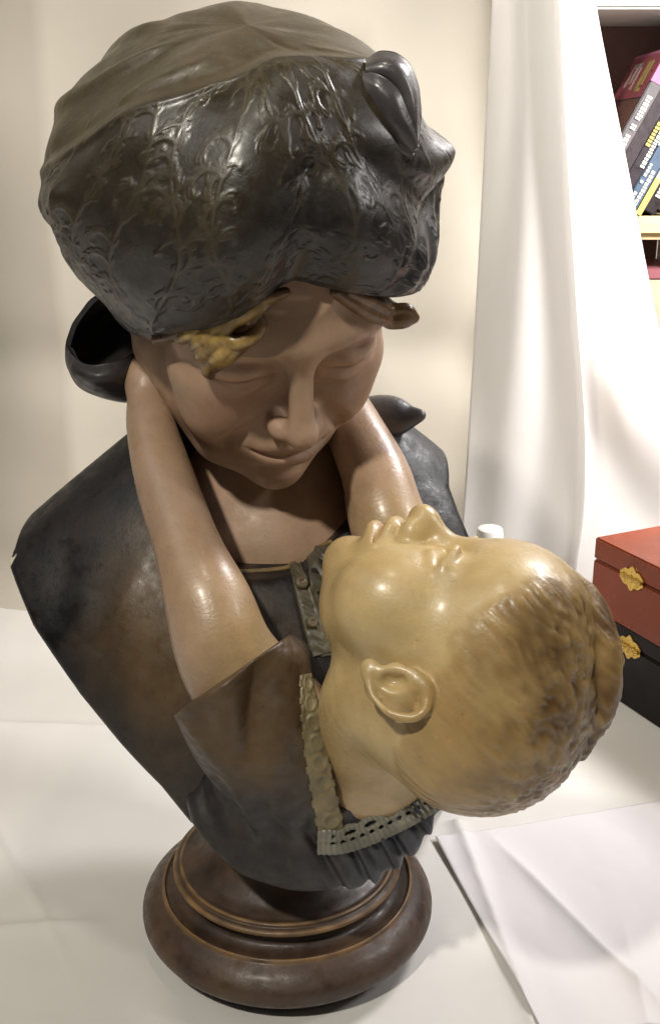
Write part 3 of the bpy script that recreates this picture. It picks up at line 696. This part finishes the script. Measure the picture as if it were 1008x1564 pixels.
# looped tail behind the ear, pointed tail on the far side
def pq(rows): return [[P(*c_) for c_ in r_] for r_ in rows]
patch('scarf_tail', pq([[(106, 528, .040), (118, 548, .018), (145, 560, .006), (182, 550, .010), (215, 530, .03), (240, 515, .06)],
                        [(104, 545, .038), (115, 566, .012), (146, 580, .0), (184, 576, .006), (217, 560, .03), (242, 540, .06)],
                        [(108, 562, .042), (122, 586, .026), (152, 600, .020), (188, 606, .024), (218, 596, .04), (242, 570, .065)],
                        [(114, 572, .060), (130, 592, .055), (158, 604, .052), (190, 611, .055), (218, 606, .062), (242, 585, .07)]]), .0035, M['cloth'], hat, np.array(lin(52, 49, 51)), ink*.8)
patch('scarf_tail', pq([[(172, 440, .030), (140, 462, .034), (115, 496, .036), (104, 532, .038), (106, 560, .045)],
                        [(200, 462, .050), (165, 480, .058), (136, 512, .060), (120, 545, .055), (120, 575, .055)],
                        [(226, 490, .055), (196, 515, .065), (170, 545, .066), (150, 575, .062), (145, 590, .058)],
                        [(258, 505, .062), (232, 530, .070), (206, 560, .070), (186, 586, .066), (176, 600, .062)]]), .0035, M['cloth'], hat, np.array(lin(50, 47, 49)), ink*.8)
tr_ = Field(.014)
tr_.add(schain([(*P(540, 640, .055), .013), (*P(590, 634, .05), .013), (*P(620, 634, .045), .007), (*P(643, 633, .04), .0015)], 6), .001)
tr_.add(schain([(*P(560, 660, .045), .004), (*P(596, 660, .042), .004), (*P(640, 636, .04), .002)], 6), .008)
tr_.cut(schain([(*P(570, 645, .03), .004), (*P(610, 648, .03), .004), (*P(640, 640, .03), .002)], 6), .004)
knead('scarf_tail', tr_, [P(590, 640, .05)], .045, .0009, M['hat'], ash, ink, hat)
# curls at the temples
def lock(rows, k, t0=.42):
    f = Field(.014); allp = []
    for r in rows:
        r = np.array(r, float); q = touch(f_mother, r[:, 0], r[:, 1], t0, r[:, 2]*.35e-3, .012); allp += list(q)
        f.add(schain(np.hstack([q, r[:, 2:3]*1e-3]), 6), k)
    return f, allp
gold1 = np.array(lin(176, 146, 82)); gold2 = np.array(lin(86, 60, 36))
f, pp = lock([[(398, 466, 4), (376, 476, 5), (352, 490, 5), (342, 508, 4.5), (356, 522, 4.5), (380, 518, 4.2), (397, 500, 3.6), (396, 484, 2.5)],
              [(352, 482, 4), (330, 500, 5), (312, 518, 5), (298, 530, 3)], [(346, 502, 4), (330, 522, 5), (312, 538, 4.5), (304, 545, 3)],
              [(360, 524, 3.5), (340, 538, 5), (322, 552, 4.5), (317, 566, 3.4), (322, 574, 2.2)], [(374, 526, 3), (352, 542, 4), (334, 556, 3.4), (326, 566, 2)],
              [(322, 490, 4), (298, 506, 5), (278, 516, 3.5)], [(436, 446, 2.5), (405, 456, 3.5), (372, 468, 4), (335, 482, 4)], [(420, 456, 2), (398, 470, 3), (380, 490, 3)], [(300, 496, 4), (268, 510, 4), (240, 518, 3)], [(330, 512, 4), (318, 532, 4.5), (314, 552, 3.5)]], .0008)
V, F = carve(f, np.array(pp).min(0)-.012, np.array(pp).max(0)+.012, .0006)
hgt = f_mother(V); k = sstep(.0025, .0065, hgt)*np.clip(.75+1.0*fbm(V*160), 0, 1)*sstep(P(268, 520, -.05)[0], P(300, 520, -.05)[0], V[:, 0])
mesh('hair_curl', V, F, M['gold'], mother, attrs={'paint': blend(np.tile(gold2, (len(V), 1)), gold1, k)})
f, pp = lock([[(512, 446, 3), (545, 468, 3.6), (575, 484, 3.6), (594, 492, 3)], [(530, 446, 3), (565, 460, 3.6), (590, 474, 3.4)], [(560, 450, 3), (585, 460, 3.4), (598, 470, 3)]], .001)
e1 = touch(f_mother, [560, 586], [478, 488], .42, 0., .014)[1]
f.add(ell(e1+[.008, .002, .001], (.0095, .008, .0065)), .004); f.add(schain([(*(e1+[.004, -.004, .006]), .003), (*(e1+[.012, -.003, .006]), .003), (*(e1+[.016, 0, .001]), .003)], 6), .0015)
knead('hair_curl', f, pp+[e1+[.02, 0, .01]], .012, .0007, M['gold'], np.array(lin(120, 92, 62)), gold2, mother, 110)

# lace at the child's neckline, worked over the dress
def strip(name, path, half, ns, nt, m, parent, relief, holes=None, lift=.0012, col=None, fn=None, smoothc=None):
    c = spline(path, 12); seg = np.r_[0, np.cumsum(np.hypot(*np.diff(c, axis=0).T))]; L = seg[-1]
    s_ = np.linspace(0, L, ns); cx = np.interp(s_, seg, c[:, 0]); cy = np.interp(s_, seg, c[:, 1])
    tx, ty = np.gradient(cx), np.gradient(cy); n_ = np.hypot(tx, ty); nx, ny = -ty/n_, tx/n_
    t = np.linspace(-1, 1, nt); hw = half if np.isscalar(half) else np.interp(s_, np.linspace(0, L, len(half)), half)
    PX = (cx[:, None]+nx[:, None]*t[None]*np.reshape(hw, (-1, 1))).ravel(); PY_ = (cy[:, None]+ny[:, None]*t[None]*np.reshape(hw, (-1, 1))).ravel()
    SS = np.repeat(s_, nt); TT = np.tile(t, ns)
    base = touch(fn, PX, PY_, .34).reshape(ns, nt, 3)
    for _ in range(3):                                         # ease the band over folds
        b2 = base.copy(); b2[1:-1] = (base[:-2]+2*base[1:-1]+base[2:])/4; base = b2
    du = np.gradient(base, axis=0); dv = np.gradient(base, axis=1); N = np.cross(du, dv); N /= np.linalg.norm(N, axis=2)[..., None]+1e-9
    N *= np.sign((N*(CAM-base)).sum(2))[..., None]
    h = (lift+relief(SS, TT)).reshape(ns, nt, 1)
    top = (base+N*h).reshape(-1, 3); bot = (base-N*.0025).reshape(-1, 3)
    F = grid_faces(ns, nt)
    if holes is not None:
        cs = (SS.reshape(ns, nt)[:-1, :-1]+SS.reshape(ns, nt)[1:, 1:])/2; ct = (TT.reshape(ns, nt)[:-1, :-1]+TT.reshape(ns, nt)[1:, 1:])/2
        F = F[~holes(cs.ravel(), ct.ravel())]
    off = ns*nt; E = {}
    for f in F:
        for a, b in zip(f, np.roll(f, -1)): E[(a, b)] = E.get((b, a), 0) or 1
    Fs = set(); edges = {}
    for f in F:
        for a, b in zip(f, np.roll(f, -1)): edges[(int(a), int(b))] = 1
    side = [(b, a, a+off, b+off) for (a, b) in edges if (b, a) not in edges]
    Fall = np.concatenate([F, F[:, ::-1]+off, np.array(side)])
    V = np.concatenate([top, bot]); used = np.unique(Fall); mp = np.zeros(len(V), int); mp[used] = np.arange(len(used))
    V = V[used]; Fall = mp[Fall]
    cc = np.tile(np.array(col), (len(V), 1)); cc = blend(cc, np.array(col)*.5, np.clip(.3+fbm(V*90), 0, .8))
    return mesh(name, V, Fall, m, parent, attrs={'paint': cc})
f_both = lambda p: f_dress(p, False, False)
lacec = np.array(lin(128, 116, 84))
strip('lace_band', [(466, 1030), (473, 1085), (486, 1170), (500, 1240), (508, 1276)], [9, 16, 19, 20, 22], 210, 17, M['cloth'], dress,
      lambda s, t: .0009*np.exp(-((np.hypot(((s % 30)-15)/11, (t+.1)/.5)-1)/.28)**2)+.0008*np.exp(-((t+.78)/.15)**2)*(.6+.4*np.sin(s*.45))+.0007*np.exp(-((t-.75)/.2)**2)*(.6+.4*np.sin(s*.4)),
      lambda s, t: (np.abs(t) > .82+.14*np.abs(np.sin(s*.12))), .0010, lacec, f_both)
def lace_holes(s, t):
    small = ((((s % 15)-7.5)/4.2)**2+((t-.10)/.17)**2 < 1) & (s > 12)
    bigh = ((((s % 34)-17)/10)**2+((t+.45)/.24)**2 < 1) & (s > 20)
    return small | bigh | (t < -.78-.2*np.abs(np.sin(s*np.pi/34)))
strip('lace_band', [(486, 1282), (520, 1281), (560, 1268), (610, 1244), (650, 1220), (684, 1194)], [19, 19, 20, 21, 22, 22], 330, 25, M['cloth'], dress,
      lambda s, t: .0012*np.exp(-((t-.62)/.25)**2)+.0006*np.exp(-((t+.12)/.12)**2)+.0003*np.sin(s*.8), lace_holes, .0030, np.array(lin(120, 118, 106)), f_both)
# placket, buttons and neckline piping on the mother's bodice
strip('placket', [(452, 864), (470, 930), (490, 1000)], [10, 13, 16], 120, 15, M['cloth'], bodice,
      lambda s, t: .0008*np.exp(-((np.abs(t)-.85)/.12)**2)+.0006*np.sin(s*.35+2*np.sin(t*3))*np.exp(-(t/.6)**2), None, .0016, np.array(lin(92, 86, 68)), f_bodice)
strip('placket', [(488, 836), (500, 930), (512, 1000)], [20, 22, 22], 110, 17, M['cloth'], bodice,
      lambda s, t: .0010*np.sin(s*.22+3*np.sin(t*2.5))*np.exp(-(t/.8)**2)+.0008*np.sin(s*.13+1), None, .0008, np.array(lin(84, 80, 66)), f_bodice)
def button(px, py, r):
    q = touch(f_bodice, [px], [py], .34)[0]; g, d = gradient(f_bodice, q[None], .0006); n = Vector(g[0])
    V, F = lathe([(0, .0022), (.0011, .0018), (.0016, .0026), (.0030, .0036), (.0042, .0030), (.0048, .0014), (.0048, -.0015)], 28)
    V = V*r; Rq = np.array(n.to_track_quat('Z', 'Y').to_matrix()); V = V@Rq.T+q+g[0]*.0022
    mesh('button', V, F, M['cloth'], bodice, attrs={'paint': np.tile(np.array(lin(96, 85, 64)), (len(V), 1))})
button(459, 893, .85); button(475, 952, .72)
pipe = touch(f_bodice, [352, 385, 415, 440, 447, 462, 485, 505], [874, 873, 871, 867, 861, 851, 838, 828], .34)
knead('neckline_piping', Field(.014).add(schain(np.hstack([pipe, np.full((8, 1), .0017)]), 5), .001), pipe, .01, .0007, M['cloth'], np.array(lin(134, 112, 74)), np.array(lin(70, 60, 44)), bodice, 60)

# ------------------------------------------------------------------ things around the bust
def box_part(name, p0, ex, ey, ez, m, parent, bev=.0015, attrs=None):
    me = bpy.data.meshes.new(name); import bmesh
    bm = bmesh.new(); ex, ey, ez, p0 = [Vector(a) for a in (ex, ey, ez, p0)]
    vs = [bm.verts.new(p0+ex*i+ey*j+ez*k) for i in (0, 1) for j in (0, 1) for k in (0, 1)]
    for f in ((0, 1, 3, 2), (4, 6, 7, 5), (0, 4, 5, 1), (2, 3, 7, 6), (0, 2, 6, 4), (1, 5, 7, 3)): bm.faces.new([vs[i] for i in f])
    bmesh.ops.recalc_face_normals(bm, faces=bm.faces)
    if bev: bmesh.ops.bevel(bm, geom=list(bm.edges), offset=bev, segments=2, affect='EDGES')
    bm.to_mesh(me); bm.free(); o = bpy.data.objects.new(name, me); COL.objects.link(o); me.materials.append(m)
    if parent is not None:
        o.parent = parent; l = Vector((0, 0, 0)); q = parent
        while q is not None: l += q.location; q = q.parent
        o.location = -l
    return o
M['mahogany'] = mat('mahogany', col=lin(126, 54, 26), rough=.30, var=.4, vscale=9, bump=.01, bscale=120, spec=.3)
M['ebony'] = mat('black_lacquer', col=lin(20, 14, 15), rough=.5, var=.2, vscale=12, bump=.02, bscale=150, spec=.25)
M['brass'] = mat('brass', col=lin(206, 172, 92), rough=.28, var=.15, vscale=150, metal=1., bump=.05, bscale=400)
G0 = PZ(890, 1039, 0); G1 = PZ(1008, 1119, 0); ge = (G1-G0)/np.linalg.norm(G1-G0); gn = np.array([-ge[1], ge[0], 0]); gz = np.array([0, 0, 1.])
ZT = P(893, 820, G0[1])[2]; ZS = .0815
def hinged_box(name, z0, z1, m, label, inset, hx, hr):
    org = G0+ge*inset+gn*inset; Lx, Ly = .30-2*inset, .22-2*inset
    r = empty(name, tuple(org+gz*z0), label, 'box')
    zs = z0+(z1-z0)*hr
    box_part('body', org+gz*z0, ge*Lx, gn*Ly, gz*(zs-z0-.0006), m, r)
    box_part('lid', org+gz*(zs+.0006), ge*Lx, gn*Ly, gz*(z1-zs-.0006), m, r)
    h = org+ge*hx+gz*zs-gn*.0004
    # ornate hinge: scalloped leaves above and below a knuckle
    hw = .0155
    for sg, nm in ((1, 'hinge_leaf'), (-1, 'hinge_leaf')):
        pts = []
        for t in np.linspace(-1, 1, 41):
            up = .0080+.0030*np.cos(t*np.pi*1.0)+.0014*np.cos(t*np.pi*3); pts.append((t*hw*(1+.05*np.cos(t*6)), up))
        top = [h+ge*a+gz*sg*b_-gn*.0012 for a, b_ in pts]; low = [h+ge*a+gz*sg*.0005-gn*.0012 for a, b_ in pts]
        V = np.array(top+low+[p_+gn*.0012 for p_ in top]+[p_+gn*.0012 for p_ in low]); n = len(pts)
        F = [(i, i+1, n+i+1, n+i) for i in range(n-1)]+[(i, 2*n+i, 2*n+i+1, i+1) for i in range(n-1)]+[(n+i, n+i+1, 3*n+i+1, 3*n+i) for i in range(n-1)]
        F += [(0, n, 3*n, 2*n), (n-1, 3*n-1, 4*n-1, 2*n-1)]
        mesh(nm, V, F, M['brass'], r, smooth=False)
        for t in (-.7, 0, .7):
            V, F2 = lathe([(0, .0010), (.0010, .0007), (.0014, 0)], 12); q = h+ge*t*hw*.8+gz*sg*.0045-gn*.0013
            B_ = np.stack([ge, gz, -gn], 1); mesh('screw', V@B_.T+q, F2, M['brass'], r)
    for i in range(5):
        V, F2 = lathe([(0, -.0026), (.0018, -.0026), (.0021, -.0022), (.0021, .0022), (.0018, .0026), (0, .0026)], 14)
        B_ = np.stack([gn, gz, ge], 1); mesh('knuckle', V@B_.T+h+ge*(i-2)*.0058-gn*.0016, F2, M['brass'], r)
    return r
hinged_box('wooden_box', 0, ZS-.001, M['ebony'], 'black wooden box under the mahogany box, standing on the cloth', .004, .055, .78)
hinged_box('wooden_box', ZS, ZT, M['mahogany'], 'polished reddish mahogany box stacked on a black box', 0, .058, .70)
# paper sheet on the cloth
pc = [PZ(666, 1288, .004), PZ(824, 1568, .004), PZ(1250, 1568, .004), PZ(1250, 1178, .004)]
pc[0] = PZ(664, 1276, .004)
def paper_fn(u, v):
    a, b_, c_, d_ = [np.array(q) for q in (pc[0], pc[3], pc[2], pc[1])]
    q = a*((1-u)*(1-v))[:, None]+b_*(u*(1-v))[:, None]+c_*(u*v)[:, None]+d_*((1-u)*v)[:, None]
    x, y = q[:, 0], q[:, 1]
    z = .0012+.0022*np.exp(-(u/.05)**2)*(.5+.5*np.sin(v*9+1))+.0022*np.abs(noise(np.stack([x*11, y*11, x*0], 1)))+.0008*np.abs(noise(np.stack([x*40, y*26, x*0], 1)))
    z += .005*np.exp(-np.abs(x-.20+.45*y)/.008)*sstep(.12, .04, y)+.004*np.exp(-np.abs(x-.235-.1*y)/.012)*sstep(.02, -.06, y)
    q[:, 2] = np.maximum(ground_z(x, y), -.0004)+np.maximum(z, .0008); return q
pp_ = sheet_mesh('paper_sheet', paper_fn, 140, 120, M['paper'])
md = pp_.modifiers.new('thickness', 'SOLIDIFY'); md.thickness = .0004; md.offset = 1
tag(pp_, 'white sheet of paper lying on the cloth beside the socle', 'paper')
# hanging cloths at the right
def cloth_patch(name, ctrl, m, label, wave, n=14, thick=.0015):
    g_ = np.array(ctrl, float); r1 = np.stack([spline(row, n) for row in g_]); g2 = np.stack([spline(r1[:, j], n) for j in range(r1.shape[1])], 1)
    nu, nv_ = g2.shape[:2]; V = g2.reshape(-1, 3); u, v = np.meshgrid(np.linspace(0, 1, nu), np.linspace(0, 1, nv_), indexing='ij')
    V[:, 1] += wave(u.ravel(), v.ravel()); o = mesh(name, V, grid_faces(nu, nv_), m)
    md = o.modifiers.new('thickness', 'SOLIDIFY'); md.thickness = thick; md.offset = 0
    return tag(o, label, 'cloth')
def row(pts): return [P(x, y, Y) for x, y, Y in pts]
cloth_patch('hanging_cloth', [row([(755, -60, .50), (785, -60, .47), (815, -60, .46), (848, -60, .45)]), row([(742, 200, .50), (780, 200, .47), (820, 200, .455), (862, 200, .44)]),
   row([(728, 450, .49), (775, 450, .465), (830, 450, .45), (878, 450, .435)]), row([(716, 640, .48), (770, 640, .46), (835, 650, .445), (892, 650, .43)]),
   row([(705, 800, .47), (760, 800, .455), (820, 805, .44), (888, 800, .425)]), row([(695, 925, .46), (750, 925, .445), (800, 930, .435), (862, 930, .42)])],
   M['linen2'], 'cream cloth hanging in a long straight fold beside the backdrop', lambda u, v: .004*np.sin(v*9+u*2)*np.sin(v*np.pi)+.003*np.sin(u*7+v*4)-.006*np.exp(-((v-1)/.03)**2))
cloth_patch('draped_cloth', [row([(820, -80, .54), (850, -80, .535), (880, -80, .53), (905, -80, .53)]), row([(830, 14, .54), (860, 14, .535), (885, 14, .53), (911, 14, .53)]),
   row([(835, 250, .53), (870, 250, .53), (915, 250, .525), (957, 250, .525)]), row([(840, 480, .52), (880, 490, .525), (940, 500, .53), (1003, 490, .535)]),
   row([(845, 640, .50), (890, 640, .53), (960, 650, .51), (1045, 660, .53)]), row([(840, 800, .49), (890, 800, .50), (985, 800, .54), (1090, 830, .53)]), row([(830, 940, .47), (890, 940, .49), (1000, 940, .50), (1120, 960, .50)])],
   M['linen2'], 'bright white cloth draped with a slanting edge before the bookcase', lambda u, v: .006*np.sin(v*8+u*6)*sstep(.5, .8, u))

# small white container behind the child's head
q = P(748, 806, .30); V, F = lathe([(0, 0), (.0135, 0), (.014, .002), (.014, q[2]-.016), (.0125, q[2]-.014), (.0125, q[2]-.010), (.0118, q[2]-.0015), (.0108, q[2]-.0003), (0, q[2])], 40)
o = mesh('white_bottle', V+np.array([q[0], q[1], 0]), F, mat('white_plastic', col=lin(228, 224, 216), rough=.4, var=.03))
tag(o, 'narrow white bottle standing behind the child\'s head', 'bottle')

# bookcase with leaning cases beyond the cloth
YB = .64
shz = P(985, 330, YB)[2]; x0 = P(860, 330, YB)[0]; x1 = P(1075, 330, YB)[0]
M['pine'] = mat('pale_pine', col=lin(224, 202, 154), rough=.45, var=.10, vscale=20)
M['casewhite'] = mat('white_board', col=lin(240, 238, 232), rough=.5, var=.02)
M['casedark'] = mat('dark_back_panel', col=lin(128, 96, 90), rough=.7, var=.1)
bc = empty('bookcase', (x0, YB, 0), 'open bookcase with a rounded pine shelf and white top rail behind the cloth', 'bookcase')
topz = P(960, 15, YB)[2]
box_part('back_panel', (x0, YB+.17, .0), (x1-x0, 0, 0), (0, .01, 0), (0, 0, topz+.1), M['casedark'], bc)
box_part('top_rail', (x0-.05, YB-.01, topz), (x1-x0+.1, 0, 0), (0, .19, 0), (0, 0, .16), M['casewhite'], bc, .003)
sh = .026
box_part('shelf_board', (x0, YB-.006, shz-sh), (x1-x0, 0, 0), (0, .174, 0), (0, 0, sh), M['pine'], bc, .008)
box_part('shelf_board', (x0, YB, .02), (x1-x0, 0, 0), (0, .168, 0), (0, 0, .02), M['pine'], bc, .004)
box_part('side_panel', (x1, YB, 0), (.02, 0, 0), (0, .17, 0), (0, 0, topz), M['casewhite'], bc)
lean = math.radians(26.5); up = np.array([math.sin(lean), 0, math.cos(lean)]); acr = np.array([math.cos(lean), 0, -math.sin(lean)]); dep = np.array([0, 1., 0])
def plain(name, rgb, r=.35): return mat(name, col=lin(*rgb), rough=r, var=.08, vscale=60)
white_ink = plain('white_print', (236, 232, 226)); yellow_ink = plain('yellow_print', (204, 186, 112))
def case(pxb, thick, height, rgb, label, marks=(), yoff=0., depth=.135, band=None):  # shell colours are lightened, a milky haze painted into them
    b0 = P(pxb, 330, YB); b0[2] = shz+.0005+thick*math.sin(lean); b0[1] += yoff
    r = empty('disc_case', tuple(b0), label, 'case', 'disc cases leaning on the shelf')
    box_part('case_shell', b0, acr*thick, dep*depth, up*height, plain('case_'+label.split()[0], rgb), r, .0012)
    if band: box_part('spine_band', b0+up*height*band[0]-acr*.0004-dep*.0006, acr*(thick+.0008), dep*(depth+.0002), up*height*(band[1]-band[0]), plain('band_'+label.split()[0], band[2]), r, 0)
    rg = random.Random(int(pxb))
    for a0, a1, c0_, c1_, ink_ in marks:                # rows of small printed letters along the spine
        t = a0
        while t < a1:
            w_ = rg.uniform(.010, .022)
            if rg.random() > .12: box_part('spine_letter', b0+up*height*t+acr*thick*c0_-dep*.0012, acr*thick*(c1_-c0_)*rg.uniform(.8, 1), dep*.0008, up*height*w_, ink_, r, 0)
            t += w_+.006
    return r, b0
r, b0 = case(884, .0150, .190, (112, 108, 110), 'grey disc case with a pink band and white spine lettering', ((.40, .72, .30, .75, white_ink),), band=(.80, .995, (214, 130, 176)))
# cover print on its side: pink field with pale block letters
cov = lambda u_, v_: b0-acr*.0012+dep*.135*u_+up*.190*v_
def cover_quad(name, u0, v0, u1, v1, m, lift=.0):
    a = cov(u0, v0)-acr*lift; box_part(name, a, acr*.0006, dep*.135*(u1-u0), up*.190*(v1-v0), m, r, 0)
cover_quad('cover_print', .03, .70, .97, .97, plain('cover_pink', (176, 96, 108)))
cover_quad('cover_print', .03, .03, .97, .69, plain('cover_brown', (128, 92, 84)))
pale = plain('cover_letter', (206, 190, 186)); yel = plain('cover_yellow', (196, 180, 110))
for a in ((.50, .76, .56, .93), (.50, .90, .80, .93), (.62, .80, .67, .92), (.75, .78, .80, .93)): cover_quad('cover_letter', *a, pale, .0004)
for a in ((.20, .76, .26, .93), (.30, .74, .36, .93), (.20, .74, .36, .78)): cover_quad('cover_letter', *a, yel, .0004)
case(904, .0165, .188, (70, 62, 66), 'black disc case with a small white mark on its spine', ((.86, .89, .5, .8, white_ink),))
case(926, .0150, .186, (58, 52, 58), 'black disc case with yellow and white spine lettering', ((.42, .78, .10, .48, yellow_ink), (.30, .74, .55, .90, white_ink), (.02, .10, .2, .6, yellow_ink)))
case(948, .0150, .184, (88, 104, 124), 'blue disc case with pale blue spine panel and white lettering', ((.04, .30, .15, .40, white_ink), (.06, .26, .55, .85, white_ink)), band=(.42, .70, (168, 200, 214)))
case(970, .0060, .180, (206, 198, 200), 'thin white disc case wedged beside the blue case', band=(.0, .24, (206, 188, 110)))
case(980, .0150, .186, (48, 42, 44), 'black disc case with a pale emblem low on its spine', ((.10, .16, .3, .9, white_ink),))
case(1003, .0150, .186, (96, 70, 72), 'maroon disc case at the right end of the leaning row')
# things below the shelf
xb = P(996, 480, YB+.02); zb = P(996, 428, YB+.02)[2]
cb = box_part('carton', (xb[0]-.03, YB+.02, .0401), (.052, 0, 0), (0, .12, 0), (0, 0, zb-.04), plain('carton_beige', (190, 176, 150), .7), None, .001)
tag(cb, 'beige carton on the bottom shelf under the pine board', 'carton')
db = box_part('binder', (xb[0]+.0235, YB+.015, .0401), (.05, 0, 0), (0, .13, 0), (0, 0, zb-.07), plain('binder_black', (44, 42, 48), .5), None, .002)
tag(db, 'dark grey binder standing beside the beige carton', 'binder')
pb = box_part('flat_case', (xb[0]-.028, YB+.022, zb+.001), (.09, 0, 0), (0, .12, 0), (0, 0, .012), plain('flat_pink', (150, 92, 100), .4), None, .001)
tag(pb, 'flat dusky pink case lying on top of the beige carton', 'case')
